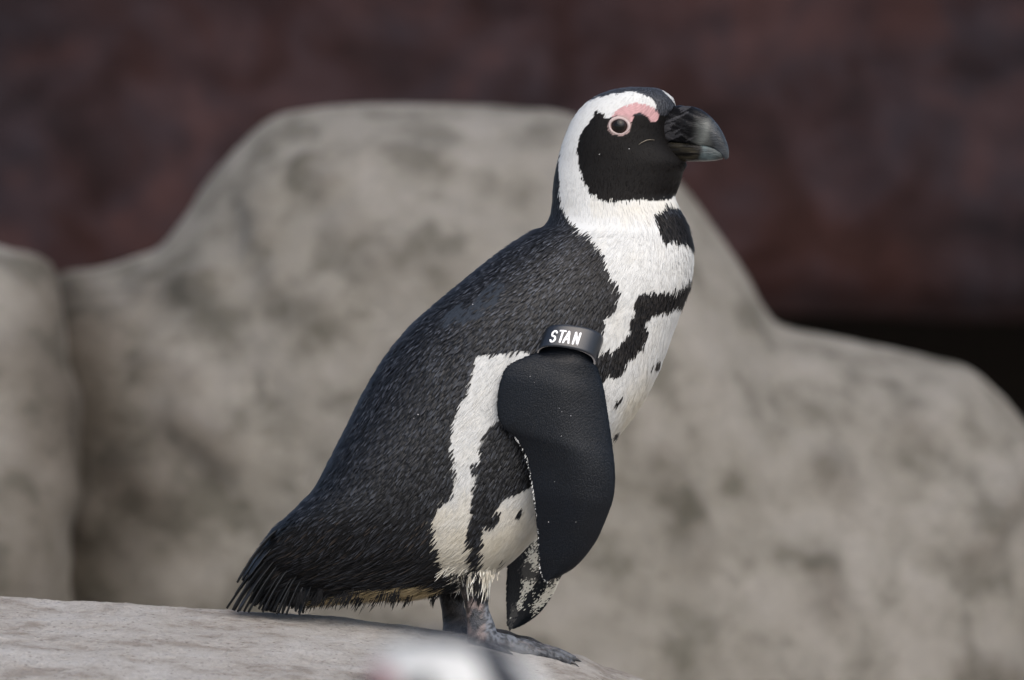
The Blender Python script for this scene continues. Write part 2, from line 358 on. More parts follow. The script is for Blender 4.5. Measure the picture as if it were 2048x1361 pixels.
# --- markings, in photograph pixels on the bird's near side (the far side mirrors them)
HY = math.radians(15); HC = 1238.0       # head turned a little to the camera
WHITE1 = [(1312, 213), (1303, 200), (1288, 190), (1270, 186), (1253, 186), (1226, 190), (1197, 195), (1175, 201), (1140, 225), (1105, 270), (1119, 285), (1117, 328), (1118, 363), (1120, 399), (1124, 425), (1135, 446), (1153, 463), (1173, 481), (1191, 497), (1203, 515), (1208, 535), (1212, 553), (1226, 573), (1233, 597), (1226, 624), (1208, 641), (1203, 660), (1192, 690), (1150, 730), (1080, 800), (1063, 974), (1010, 993), (995, 1011), (978, 1026), (968, 1050), (961, 1075), (956, 1105), (958, 1143), (964, 1185), (985, 1185), (1100, 1150), (1300, 950), (1440, 700), (1440, 400), (1352, 385), (1350, 392), (1338, 400), (1314, 404), (1285, 402), (1250, 402), (1217, 408), (1197, 402), (1176, 384), (1164, 360), (1157, 334), (1153, 304), (1159, 278), (1167, 258), (1179, 243), (1188, 228), (1193, 221), (1212, 237), (1222, 236), (1235, 226), (1262, 214), (1290, 216), (1312, 225)]
FARW = [(1316, 174), (1332, 179), (1347, 190), (1364, 209), (1352, 211), (1340, 197), (1326, 184)]
BAND = [(1400, 560), (1376, 569), (1358, 585), (1323, 591), (1273, 592), (1266, 617), (1260, 653), (1253, 676), (1226, 703), (1197, 711), (1150, 718), (1090, 760), (1030, 810), (984, 854), (966, 869), (961, 899), (956, 936), (948, 974), (944, 1026), (933, 1075), (941, 1105), (950, 1143), (952, 1190), (964, 1190), (958, 1143), (956, 1105), (961, 1075), (968, 1050), (978, 1026), (995, 1011), (1010, 993), (1063, 974), (1120, 900), (1170, 820), (1203, 762), (1209, 758), (1241, 750), (1253, 723), (1279, 703), (1291, 673), (1288, 647), (1297, 635), (1320, 629), (1350, 620), (1380, 612)]
THROAT = [(1332, 412), (1347, 420), (1364, 416), (1385, 440), (1400, 470), (1400, 500), (1384, 499), (1367, 489), (1355, 493), (1344, 483), (1329, 490), (1320, 475), (1314, 451), (1306, 437), (1322, 428)]
FLANK = [(1041, 702), (953, 713), (944, 744), (937, 767), (929, 794), (912, 826), (906, 853), (898, 884), (907, 944), (899, 996), (871, 1019), (862, 1045), (871, 1094), (886, 1139), (912, 1163), (940, 1190), (952, 1190), (950, 1143), (941, 1105), (933, 1075), (944, 1026), (948, 974), (956, 936), (961, 899), (966, 869), (984, 854), (1030, 810), (1060, 760), (1075, 712)]
PINK = [(1222, 236), (1229, 226), (1244, 215), (1267, 208), (1291, 210), (1309, 218), (1318, 231), (1314, 243), (1301, 247), (1294, 235), (1282, 228), (1267, 230), (1263, 247), (1255, 238), (1238, 233)]
WET = [(878, 640), (905, 618), (945, 610), (968, 580), (1000, 560), (1018, 575), (1000, 612), (985, 622), (960, 640), (915, 652), (885, 660)]
CREAM = [(625, 1203), (680, 1188), (740, 1176), (800, 1170), (872, 1172), (885, 1215), (640, 1220)]
SPOTS = [(1234, 806, 5), (1303, 737, 2), (1314, 731, 3.5), (1231, 873, 3), (985, 1036, 10), (1040, 1024, 4.5), (1003, 1127, 2.5), (978, 1048, 7), (950, 935, 8)]
EYE = (1239, 254)
K_BLACK, K_WHITE, K_PINK, K_FACE, K_CROWN, K_WET, K_CREAM = range(7)
def kind_at(P, wobble=True):
    """feather kind from position"""
    px, py = px_of(P); Y = P[..., 1]/PX
    far = Y > 0
    hd = far & (py < 430)
    a = HY; dx, dy = math.cos(a), -math.sin(a)
    rx, ry = px-HC, Y; dot = rx*dx+ry*dy
    mx = 2*dot*dx-rx+HC
    blend = np.clip((430-py)/60, 0, 1)
    x = np.where(hd, px*(1-blend)+mx*blend, px); y = py
    w = 3.0*np.stack([fbm(P, 160, 2), fbm(P+5.0, 160, 2)], -1) if wobble else np.zeros(P.shape[:-1]+(2,))
    x = x+w[..., 0]; y = y+w[..., 1]
    k = np.full(x.shape, K_BLACK)
    k[(y < 405) & (x > 1145)] = K_FACE
    k[(y < 232) & (x < 1345)] = K_CROWN
    k[inpoly(x, y, [(1150, 235), (1193, 221), (1212, 237), (1265, 232), (1298, 237), (1330, 232), (1400, 232), (1400, 400), (1150, 400)])] = K_FACE
    k[inpoly(x, y, WHITE1)] = K_WHITE
    k[inpoly(px, py, FARW) & ~hd] = K_WHITE
    lat = np.abs(rx*math.sin(a)+ry*math.cos(a))
    k[hd & (lat < 27) & (px < 1230)] = K_CROWN
    k[inpoly(x, y, BAND)] = K_BLACK
    k[inpoly(x, y, FLANK)] = K_WHITE
    k[inpoly(x, y, THROAT)] = K_BLACK
    for sx_, sy_, r in SPOTS: k[np.hypot(x-sx_, (y-sy_)*0.8) < r] = K_BLACK
    k[inpoly(x-w[..., 0]*0.5, y-w[..., 1]*0.5, PINK)] = K_PINK
    k[np.hypot((x-EYE[0])/24, (y-EYE[1])/20) < 1] = K_PINK
    k[inpoly(x+2.5*w[..., 0], y+2.5*w[..., 1], WET) & (vnoise(P+1.3, 420) > 0.3)] = K_WET
    k[inpoly(x, y, CREAM)] = K_CREAM
    return k, x, y
def base_col(P, k, x, y):
    c = np.zeros(P.shape)
    nz_ = fbm(P, 90, 3)
    c[k == K_BLACK] = (0.0058, 0.0064, 0.0084)
    c[k == K_FACE] = (0.0032, 0.0027, 0.0026)
    c[k == K_CROWN] = (0.020, 0.022, 0.027)
    c[k == K_WET] = (0.023, 0.028, 0.036)
    c[k == K_CREAM] = (0.46, 0.37, 0.22)
    wht = np.array([0.525, 0.535, 0.53]); crm = np.array([0.545, 0.465, 0.295])
    yl = np.clip((y-730)/110, 0, 1)*np.clip((x-1205+0.35*(y-880))/60, 0, 1)*0.85
    yl = np.maximum(yl, np.clip((y-960)/120, 0, 1)*0.42)
    yl = np.maximum(yl, 0.18*np.exp(-((y-420)/25)**2)*(x > 1180))
    yl = np.clip(yl+0.18*nz_*(y > 400), 0, 1)
    c[k == K_WHITE] = (wht*(1-yl[..., None])+crm*yl[..., None])[k == K_WHITE]
    pk = np.array([0.41, 0.245, 0.25])
    fold = np.sin(62*np.arctan2(y-262, x-1276)+3*nz_)+0.6*np.sin(23*np.arctan2(y-262, x-1276))
    c[k == K_PINK] = (pk*(1+0.22*nz_+0.13*fold)[..., None])[k == K_PINK]
    rim = (k == K_PINK) & (np.hypot((x-EYE[0])/24, (y-EYE[1])/20) < 1)
    c[rim] = (0.33, 0.24, 0.23)
    return c

# ------------------------------------------------------------------ flippers (same mesh as the body)
NEARF = [(1122, 606, 1182, 612), (1112, 632, 1192, 640), (1104, 658, 1196, 672), (1088, 698, 1189, 720), (1045, 717, 1195, 742), (1012, 738, 1205, 775), (997, 790, 1214, 830), (1001, 841, 1222, 885), (1034, 876, 1227, 930), (1053, 912, 1228, 960), (1063, 957, 1224, 995), (1070, 1007, 1212, 1030), (1075, 1055, 1195, 1070), (1077, 1100, 1172, 1105), (1080, 1135, 1147, 1131), (1086, 1152, 1118, 1148), (1092, 1157, 1101, 1155)]
FARF = [(1120, 640, 1200, 660), (1080, 740, 1200, 760), (1060, 840, 1200, 860), (1045, 940, 1198, 950), (1030, 1030, 1186, 1050), (1018, 1115, 1152, 1112), (1015, 1160, 1127, 1150), (1014, 1195, 1107, 1192), (1015, 1230, 1082, 1228), (1016, 1252, 1054, 1250), (1020, 1262, 1030, 1262)]
def flipper(rows, side):
    n, mth = 190, 96
    r = resample(rows, n); u = np.linspace(0, 1, n)
    cx_ = (r[:, 0]+r[:, 2])/2; cy_ = (r[:, 1]+r[:, 3])/2
    if side < 0:
        ky = [0, 0.06, 0.12, 0.20, 0.30, 0.5, 0.7, 0.85, 1.0]
        kv = [-0.060, -0.083, -0.099, -0.110, -0.1165, -0.1195, -0.1150, -0.105, -0.094]
        yc = np.interp(u, ky, kv)
        for _ in range(14): yc = np.convolve(np.pad(yc, 1, 'edge'), [0.25, 0.5, 0.25], 'valid')
        tk = np.interp(u, [0, 0.12, 0.25, 0.6, 0.93, 1], [19, 17, 11, 8, 4, 1.5])
    else:
        yc = np.interp(u, [0, 0.15, 0.4, 0.7, 1], [0.080, 0.106, 0.112, 0.085, 0.062])
        for _ in range(14): yc = np.convolve(np.pad(yc, 1, 'edge'), [0.25, 0.5, 0.25], 'valid')
        tk = np.interp(u, [0, 0.12, 0.25, 0.6, 0.93, 1], [18, 16, 11, 8, 4, 1.5])
    a = np.linspace(0, 2*np.pi, mth, endpoint=False); c_, s_ = np.cos(a), np.sin(a)
    P = np.zeros((n, mth, 3))
    hx_ = (r[:, 2]-r[:, 0])/2; hy_ = (r[:, 3]-r[:, 1])/2
    P[..., 0] = (cx_[:, None]+hx_[:, None]*c_-1024)*PX
    P[..., 2] = ZA-(cy_[:, None]+hy_[:, None]*c_-680.5)*PX
    prof = np.abs(s_)**0.85*np.sign(s_)*(1+0.45*c_)       # thicker leading edge
    wid = np.clip(hx_/110, 0, 1)
    bow = 0.020*wid[:, None]*(np.maximum(c_, 0)**2)[None, :]+0.006*wid[:, None]*(np.maximum(-c_, 0)**2)[None, :]
    P[..., 1] = yc[:, None]+side*(-bow)+side*tk[:, None]*prof*PX
    Tt = np.gradient(P, axis=0); Ta = np.roll(P, -1, 1)-np.roll(P, 1, 1)
    N = np.cross(Ta, Tt); N /= np.linalg.norm(N, axis=-1)[..., None]+1e-12
    ce = P.mean(1, keepdims=True); N *= np.sign(np.sum(N*(P-ce)))
    Tt /= np.linalg.norm(Tt, axis=-1)[..., None]+1e-12
    return P, N, Tt
FM1 = [(1063, 1085), (1078, 1085), (1078, 1143), (1083, 1161), (1063, 1180), (1044, 1210), (1033, 1244), (1022, 1262), (1017, 1242), (1022, 1221), (1040, 1199), (1048, 1169), (1044, 1135), (1059, 1113)]
FM2 = [(1126, 1145), (1118, 1180), (1091, 1212), (1067, 1234), (1065, 1221), (1085, 1191), (1100, 1158)]
def flip_col(P, side, N):
    px, py = px_of(P); c = np.zeros(P.shape); nzv = fbm(P, 60, 3)
    c[:] = (0.0020, 0.0036, 0.0066); c *= (1+0.25*nzv[..., None])
    if side > 0:
        w = 5*np.stack([fbm(P, 120, 3), fbm(P+3, 120, 3)], -1)
        x, y = px+w[..., 0], py+w[..., 1]
        inner = N[..., 1] < 0.2
        m = (inpoly(x, y, FM1) | inpoly(x, y, FM2) | ((py < 1085) & (nzv > -0.1))) & inner
        c[m] = np.array([0.56, 0.55, 0.49])
        c[m & (nzv > 0.22)] = (0.05, 0.05, 0.05)
    return c
FN = flipper(NEARF, -1); FF = flipper(FARF, 1)
def thigh(side):
    dx = 0 if side < 0 else -46
    n, m_ = 60, 64; s_ = np.linspace(0, 1, n)
    cpx = np.interp(s_, [0, 0.5, 0.8, 1], [955, 950, 953, 956])+dx; cpy = np.interp(s_, [0, 1], [1050, 1194])
    cy = side*np.interp(s_, [0, 0.5, 1], [0.030, 0.038, 0.044])
    rx_ = cr(np.array([[14.], [34], [44], [40], [31], [25], [17]]), n)[:, 0]*PX; ry_ = cr(np.array([[0.012], [0.0165], [0.0195], [0.022], [0.0215], [0.016], [0.009]]), n)[:, 0]
    a = np.linspace(0, 2*np.pi, m_, endpoint=False)
    P = np.zeros((n, m_, 3)); P[..., 0] = ((cpx-1024)*PX)[:, None]+rx_[:, None]*np.cos(a); P[..., 1] = cy[:, None]+ry_[:, None]*np.sin(a); P[..., 2] = (ZA-(cpy-680.5)*PX)[:, None]
    T_ = np.gradient(P, axis=0); A_ = np.roll(P, -1, 1)-np.roll(P, 1, 1); N = np.cross(A_, T_); N /= np.linalg.norm(N, axis=-1)[..., None]+1e-12
    N *= np.sign(np.sum(N*(P-P.mean(1, keepdims=True)))); T_ /= np.linalg.norm(T_, axis=-1)[..., None]+1e-12
    return P, N, T_
TN = thigh(-1); TF = thigh(1)

def shell(P):
    n, m_, _ = P.shape
    V = np.vstack([P.reshape(-1, 3), P[0].mean(0), P[-1].mean(0)]); a = n*m_
    j = np.arange(m_); j2 = (j+1) % m_
    return V, grid_faces(n, m_), np.vstack([np.stack([np.full(m_, a), j2, j], 1), np.stack([np.full(m_, a+1), (n-1)*m_+j, (n-1)*m_+j2], 1)])
def outward(V, F4, F3):
    v = V[F4[:, 0]]; a = V[F4[:, 1]]-v; b = V[F4[:, 2]]-v
    vol = np.sum(np.cross(a, b)*(v-V.mean(0)))
    return (F4, F3) if vol > 0 else (F4[:, ::-1], F3[:, ::-1])

# ------------------------------------------------------------------ legs and feet
def leg_parts(side):
    y0 = -0.044 if side < 0 else 0.044; dx = 0 if side < 0 else -46
    out = []
    def L(px, py, y): return np.array([(px+dx-1024)*PX, y, ZA-(py-680.5)*PX])
    foot_x = (960+dx-1024)*PX
    g0 = float(ledge(foot_x, y0))
    gp = 680.5-(g0-ZA)/PX                                 # ground pixel row at the ankle
    lx = 0 if side < 0 else -4
    sh = np.array([L(948, 1150, y0), L(951+lx, 1185, y0), L(953+lx, 1205, y0), L(957+lx, 1228, y0), L(962+lx, 1250, y0), L(966+lx, gp-12, y0-0.002), L(975, gp-5, y0-0.003)])
    sh = cr(sh, 40)
    rad = np.interp(np.linspace(0, 1, 40), [0, 0.25, 0.45, 0.6, 0.8, 0.93, 1], np.array([34, 24, 23, 26, 31, 24, 12]))*PX
    out.append(tube(sh, rad, 28, 0.80))
    tips = []
    for (tx, ty, r0) in ((1142, -0.030, 12), (1150, 0.002, 13), (1128, 0.036, 11), (905, -0.028, 6)):
        ax, ay = (958+dx-1024)*PX, y0
        bx, by = (tx+dx-1024)*PX, y0+ty
        if tx < 950: bx = ax+0.030; by = y0-0.034
        k = 46; s = np.linspace(0, 1, k)
        X_ = ax+(bx-ax)*s; Y_ = ay+(by-ay)*s**0.8
        Z_ = ledge(X_, Y_)
        for _ in range(4): Z_ = np.convolve(np.pad(Z_, 1, 'edge'), [0.25, 0.5, 0.25], 'valid')
        rr = r0*PX*(np.interp(s, [0, 0.25, 0.6, 0.9, 1], [2.0, 1.25, 0.9, 0.78, 0.45]))*(1+0.08*np.sin(s*26))
        Pt = np.stack([X_, Y_, Z_+rr*0.62], 1)
        out.append(tube(Pt, rr, 16)); tips.append((Pt[-3], Pt[-1]))
    # web between the three front toes
    s = np.linspace(0.1, 0.86, 30); w_ = np.linspace(0, 1, 25)
    txs = np.interp(w_, [0, 0.5, 1], [1142, 1150, 1128]); tys = np.interp(w_, [0, 0.5, 1], [-0.030, 0.002, 0.036])
    sag = 1-0.16*np.sin(2*np.pi*w_)**2
    Sg = s[:, None]*sag[None, :]
    Xw = (958+dx-1024)*PX+((txs-958)*PX)[None, :]*Sg; Yw = y0+tys[None, :]*Sg**0.8
    Zw = ledge(Xw, Yw)+0.0045
    top = np.stack([Xw, Yw, Zw], -1); bot = top.copy(); bot[..., 2] -= 0.0025
    # closed thin sheet as a ring grid
    ring = np.concatenate([top, bot[:, ::-1]], 1)
    out.append(shell(ring))
    return out, tips
LEGN, TIPN = leg_parts(-1); LEGF, TIPF = leg_parts(1)
def leg_col(V, far):
    px, py = px_of(V); n1 = fbm(V, 110, 3); n2 = fbm(V+2, 260, 2); n3 = fbm(V+9, 420, 2)
    c = np.zeros(V.shape); c[:] = (0.055, 0.058, 0.066)
    blush = np.clip((n1+0.15)*3, 0, 1)*np.clip((1300-py)/30, 0, 1)*(0.25 if far else 1.0)
    c = c*(1-blush[:, None])+np.array([0.26, 0.205, 0.19])*blush[:, None]
    c = c*np.where(n2 > 0.18, 0.28, 1.0)[:, None]*np.where(n3 > 0.15, 0.55, 1.0)[:, None]
    fr_ = np.clip((px-966+8*n1-0.12*(py-1230))/8, 0, 1)*(0 if far else 1); fr_ = fr_*np.clip((1285-py)/8, 0.35, 1)
    peb = np.where(n3 > 0.02, 0.25, 1.0)[:, None]*np.array([0.15, 0.165, 0.19])
    c = c*(1-fr_[:, None])+peb*fr_[:, None]
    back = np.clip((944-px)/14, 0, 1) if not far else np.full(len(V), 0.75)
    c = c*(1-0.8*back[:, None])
    return c

# ------------------------------------------------------------------ assemble the one continuous body mesh
def make_obj_parts():
    parts = []
    k, x, y = kind_at(PB); V, F4, F3 = shell(PB); cb = base_col(PB, k, x, y).reshape(-1, 3)
    parts.append(('b', V, F4, F3, np.vstack([cb, cb[0], cb[-1]]), 0))
    for (P, N, T_), sd_ in ((FN, -1), (FF, 1)):
        V, F4, F3 = shell(P); c = flip_col(P, sd_, N).reshape(-1, 3)
        parts.append(('f', V, F4, F3, np.vstack([c, c[0], c[-1]]), 1))
    for (P, N, T_) in (TN, TF):
        V, F4, F3 = shell(P); parts.append(('t', V, F4, F3, np.zeros((len(V), 3)), 0))
    for lst, fr in ((LEGN, False), (LEGF, True)):
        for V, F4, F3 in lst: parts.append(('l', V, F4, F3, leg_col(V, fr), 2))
    return parts
tick('surfaces')
parts = make_obj_parts()
BODY_MATS = [M_SKIN, M_FLIP, M_LEG]
tmp = []
for nm, V, F4, F3, c, mi in parts:
    F4, F3 = outward(V, F4, F3)
    me = mesh('part_'+nm, V, [F4, F3], BODY_MATS, cols=c, fmat=np.full(len(F4)+len(F3), mi))
    tmp.append(obj('part_'+nm, me))
body = tmp[0]; body.name = 'body'
bc = bpy.data.collections.new('body_union')
for o in tmp[1:]: bc.objects.link(o)
md = body.modifiers.new('union', 'BOOLEAN'); md.operation = 'UNION'; md.solver = 'MANIFOLD'; md.operand_type = 'COLLECTION'; md.collection = bc; md.use_self = False
dg = bpy.context.evaluated_depsgraph_get()
bm_ = bpy.data.meshes.new_from_object(body.evaluated_get(dg), preserve_all_data_layers=True, depsgraph=dg)
body.modifiers.clear()
tick('union'); print('UNION', len(bm_.vertices), [a.name for a in bm_.attributes], len(bm_.materials))
nv_ = len(bm_.vertices); Vu = np.zeros(nv_*3, np.float32); bm_.vertices.foreach_get('co', Vu); Vu = Vu.reshape(-1, 3).astype(float)
Nu = np.zeros(nv_*3, np.float32); bm_.vertices.foreach_get('normal', Nu); Nu = Nu.reshape(-1, 3)
lv = np.zeros(len(bm_.loops), np.int32); bm_.loops.foreach_get('vertex_index', lv)
pm = np.zeros(len(bm_.polygons), np.int32); bm_.polygons.foreach_get('material_index', pm)
lt = np.zeros(len(bm_.polygons), np.int32); bm_.polygons.foreach_get('loop_total', lt)
vm = np.zeros(nv_, np.int32); vm[lv] = np.repeat(pm, lt)
ku, xu, yu = kind_at(Vu); cu = base_col(Vu, ku, xu, yu)
fl = vm == 1
cu[fl & (Vu[:, 1] < 0)] = flip_col(Vu, -1, Nu)[fl & (Vu[:, 1] < 0)]
cu[fl & (Vu[:, 1] >= 0)] = flip_col(Vu, 1, Nu)[fl & (Vu[:, 1] >= 0)]
lg_ = vm == 2
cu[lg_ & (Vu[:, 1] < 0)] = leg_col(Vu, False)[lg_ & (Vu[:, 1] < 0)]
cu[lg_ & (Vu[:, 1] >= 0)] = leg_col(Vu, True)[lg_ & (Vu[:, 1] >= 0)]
if 'Col' in bm_.attributes: bm_.attributes.remove(bm_.attributes['Col'])
at_ = bm_.color_attributes.new('Col', 'FLOAT_COLOR', 'POINT')
at_.data.foreach_set('color', np.hstack([cu, np.ones((nv_, 1))]).astype(np.float32).ravel())
bm_.polygons.foreach_set('use_smooth', np.ones(len(bm_.polygons), bool))
body.data = bm_; bm_.name = 'body'
for o in tmp[1:]: bpy.data.objects.remove(o)
bpy.data.collections.remove(bc)

# ------------------------------------------------------------------ penguin root
BX = (955-1024)*PX; BZ = float(ledge(BX, 0.0))
def make_root(name, loc):
    r = bpy.data.objects.new(name, None); r.empty_display_size = 0.1; S.collection.objects.link(r); r.location = loc; return r
peng = make_root('penguin', (BX, 0, BZ))
OFF = np.array([BX, 0, BZ])
def local(me):
    me.transform(Matrix.Translation(Vector((-OFF).tolist()))); return me
local(body.data); body.parent = peng
tag(peng, 'black and white penguin wearing a flipper band, standing on the pale rock ledge', 'penguin')

# ------------------------------------------------------------------ plumage: thousands of small feather blades
tick('recolour')
def feathers(P, N, T, length, width, lift, c0, c1, curl=0.25, sink=0.0004, spec=None):
    n = len(P); spec = np.full(n, 0.4) if spec is None else spec
    T = T-N*np.sum(T*N, 1)[:, None]; T /= np.linalg.norm(T, axis=1)[:, None]+1e-9
    Sd = np.cross(N, T)
    L = length[:, None]; Wd = width[:, None]
    dirn = T*np.cos(lift)[:, None]+N*np.sin(lift)[:, None]
    up = N*np.cos(lift)[:, None]-T*np.sin(lift)[:, None]
    root = P-N*sink
    rows = [(0.0, 0.35, 0.0), (0.35, 1.0, 0.10), (0.75, 0.85, 0.10), (1.0, 0.12, 0.0)]
    V = []; C = []
    for (s, w, h) in rows:
        c = root+dirn*L*s-up*(curl*L*s*s*0.35)
        ridge = up*(Wd*0.22*w)
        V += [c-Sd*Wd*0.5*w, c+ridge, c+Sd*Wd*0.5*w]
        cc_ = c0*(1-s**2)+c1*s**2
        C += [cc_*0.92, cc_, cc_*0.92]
    V = np.stack(V, 1).reshape(-1, 3); C = np.stack(C, 1).reshape(-1, 3); C = np.minimum(np.hstack([C, np.repeat(spec, 12)[:, None]]), 0.9)
    b = (np.arange(n)*12)[:, None]
    q = []
    for r in range(3):
        for s in range(2):
            a = r*3+s; q.append([a, a+1, a+4, a+3])
    F = (b[:, :, None]+np.array(q)[None]).reshape(-1, 4)
    return V, F, C
def sample(P, N, T, count, wrap=True):
    a, b_, _ = P.shape
    Pn = np.roll(P, -1, 1)
    ar = np.linalg.norm(np.cross(P[1:]-P[:-1], Pn[:-1]-P[:-1]), axis=-1)
    w = (ar/ar.sum()).ravel(); id_ = rng.choice(len(w), count, p=w)
    i, j = np.divmod(id_, b_); j2 = (j+1) % b_
    u, v = rng.random((2, count, 1))
    def lerp(A): return (A[i, j]*(1-u)+A[i+1, j]*u)*(1-v)+(A[i, j2]*(1-u)+A[i+1, j2]*u)*v
    n_ = lerp(N); n_ /= np.linalg.norm(n_, axis=1)[:, None]; t_ = lerp(T); t_ /= np.linalg.norm(t_, axis=1)[:, None]
    return lerp(P), n_, t_, ar.sum()
ROT = np.array(Matrix.Rotation(0.7, 3, Vector((0.3, 0.5, 0.8)).normalized()))
def thin(P, r):
    key = np.floor((P@ROT)/r[:, None]).astype(np.int64)
    key = key[:, 0]*73856093 ^ key[:, 1]*19349663 ^ key[:, 2]*83492791
    _, i = np.unique(key, return_index=True); return i
P0, N0, T0, area = sample(PB, NB, TB, 420000)
for (P, N, T_) in (TN, TF):
    a_, b_, c_, _ = sample(P, N, T_, 30000); P0 = np.vstack([P0, a_]); N0 = np.vstack([N0, b_]); T0 = np.vstack([T0, c_])
# spacing by region
px0, py0 = px_of(P0)
k0, x0_, y0_ = kind_at(P0, False)
head = py0 < 425
rear = np.clip((py0-1000)/120, 0, 1)*np.clip((980-px0)/100, 0, 1)
sp = np.where(head, 0.0016, np.where(k0 == K_WHITE, 0.0019, 0.0025))
sp = np.where((py0 > 425) & (py0 < 520), np.minimum(sp, 0.0021), sp)
keep = np.concatenate([np.nonzero(m_)[0][thin(P0[m_], sp[m_])] for m_ in [(np.abs(sp-s_) < 1e-6) for s_ in np.unique(sp)]])
P0, N0, T0 = P0[keep], N0[keep], T0[keep]; px0, py0 = px_of(P0)
n0 = len(P0); rear = np.clip((py0-1000)/130, 0, 1)*np.clip((980-px0)/100, 0, 1); head = py0 < 425
hb = np.clip((py0-250)/250, 0, 1)
length = np.where(head, 0.0045+0.0035*np.clip((py0-350)/50, 0, 1), 0.0085+0.013*rear)
kk, _, _ = kind_at(P0)
length = np.where((kk == K_WHITE) & ~head, 0.010, length)
length = np.where((px0 > 900) & (py0 > 1080) & ~head, 0.014, length)*rng.uniform(0.75, 1.3, n0)
# colour decided halfway along the feather
k0, x0_, y0_ = kind_at(P0+T0*length[:, None]*0.55*rng.uniform(0.5, 1.5, (n0, 1))+rng.normal(0, 1, (n0, 3))*np.where(head, 0.0004+0.0006*np.clip((py0-370)/30, 0, 1), 0.0007)[:, None])
white = (k0 == K_WHITE)
black = (k0 == K_BLACK)
width = np.where(head, 0.0010, np.where(white, 0.0011, 0.0019-0.0007*rear))*rng.uniform(0.75, 1.25, n0)
crown_small = np.clip((py0-425)/160, 0, 1)
width = np.where(black & ~head, width*(0.55+0.45*crown_small), width)
lift = np.where(head, 0.14, np.where(white, 0.125, 0.22))*rng.uniform(0.3, 1.6, n0)
lift = np.where(k0 == K_WET, 0.09, lift); 
ang = rng.normal(0, 0.06, n0)+0.14*fbm(P0, 22, 2)
ang = np.where(rear > 0.3, ang*1.3, ang)
Sd0 = np.cross(N0, T0); T1 = T0*np.cos(ang)[:, None]+Sd0*np.sin(ang)[:, None]
c0 = base_col(P0, k0, x0_, y0_)
jit = rng.uniform(0.75, 1.25, (n0, 1)); c1 = c0.copy()
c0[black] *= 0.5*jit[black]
gry = np.array([0.058, 0.064, 0.078])*rng.uniform(0.0, 1.0, (n0, 1))**3*2.0
topw = np.clip((1000-py0)/500, 0.25, 1)[:, None]*np.clip((px0-600)/10, 0, 1)[:, None]
c1[black] = (c0+gry*(0.45+0.55*topw))[black]
chw = (np.clip((px0-1130)/130, 0, 1)*(py0 > 425)*black)[:, None]
c1 = c1*(1-chw)+np.array([0.024, 0.022, 0.021])*rng.uniform(0.5, 1.6, (n0, 1))*chw
brown = black & (rear > 0.2) & (rng.random(n0) < 0.10)
c1[brown] = np.array([0.06, 0.048, 0.04])
fc = (k0 == K_FACE); c1[fc] = (np.array([0.007, 0.0058, 0.0054])*rng.uniform(0.2, 1.6, (n0, 1)))[fc]
cw = (k0 == K_CROWN); c1[cw] = (np.array([0.055, 0.060, 0.072])*jit)[cw]
c0[white] *= rng.uniform(0.84, 1.0, (n0, 1))[white]; c1[white] = c0[white]*rng.uniform(0.97, 1.08, (n0, 1))[white]
c1 = np.minimum(c1, 0.88)
spc = np.where(fc, 0.08, np.where(cw, 0.36, np.where(white, 0.25, 0.27)))*(1-0.6*chw[:, 0])
pkm = (k0 == K_PINK)
c1[pkm] = c0[pkm]*rng.uniform(0.7, 1.25, (n0, 1))[pkm]; width = np.where(pkm, 0.0006, width); length = np.where(pkm, 0.0024, length); lift = np.where(pkm, 0.22, lift)
# leave bare skin, the eye and the bill free of feathers
bare = ((kk == K_PINK) & ~pkm) | (pkm & (np.hypot((px0-EYE[0])/26, (py0-EYE[1])/22) < 1))
inbill = inpoly(px0, py0, [(1338, 218), (1350, 208), (1400, 205), (1400, 322), (1345, 322), (1330, 305), (1318, 287), (1326, 262)]) & (P0[:, 1] < 0.03)
ok = ~bare & ~inbill
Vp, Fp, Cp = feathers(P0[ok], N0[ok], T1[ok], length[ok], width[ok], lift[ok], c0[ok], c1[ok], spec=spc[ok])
# flipper feathering: minute, close-lying
sets = [(Vp, Fp, Cp)]
for (P, N, T_), sd_, cnt in ((FN, -1, 110000), (FF, 1, 80000)):
    a, b_, c_, ar = sample(P, N, T_, cnt)
    i = thin(a, np.full(len(a), 0.0015)); a, b_, c_ = a[i], b_[i], c_[i]; n_ = len(a)
    pxa, pya = px_of(a); i = pya > 660; a, b_, c_ = a[i], b_[i], c_[i]; n_ = len(a); pxa, pya = px_of(a)
    col = flip_col(a+rng.normal(0, 0.0016, a.shape)*(sd_ > 0)*np.array([1.0, 0, 2.2]), sd_, b_); ln = np.full(n_, 0.0030)*rng.uniform(0.8, 1.2, n_)
    # lie obliquely towards the trailing edge
    Sd = np.cross(b_, c_); tr = Sd*np.sign(-Sd[:, :1]+1e-9)
    dr = c_+0.55*tr
    cc1 = col*rng.uniform(0.9, 1.9, (n_, 1)) if sd_ < 0 else col*rng.uniform(0.85, 1.3, (n_, 1))
    sets.append(feathers(a, b_, dr, ln, np.full(n_, 0.0011), rng.uniform(0.05, 0.14, n_), col, cc1, 0.1, 0.00005, np.full(n_, 0.24)))
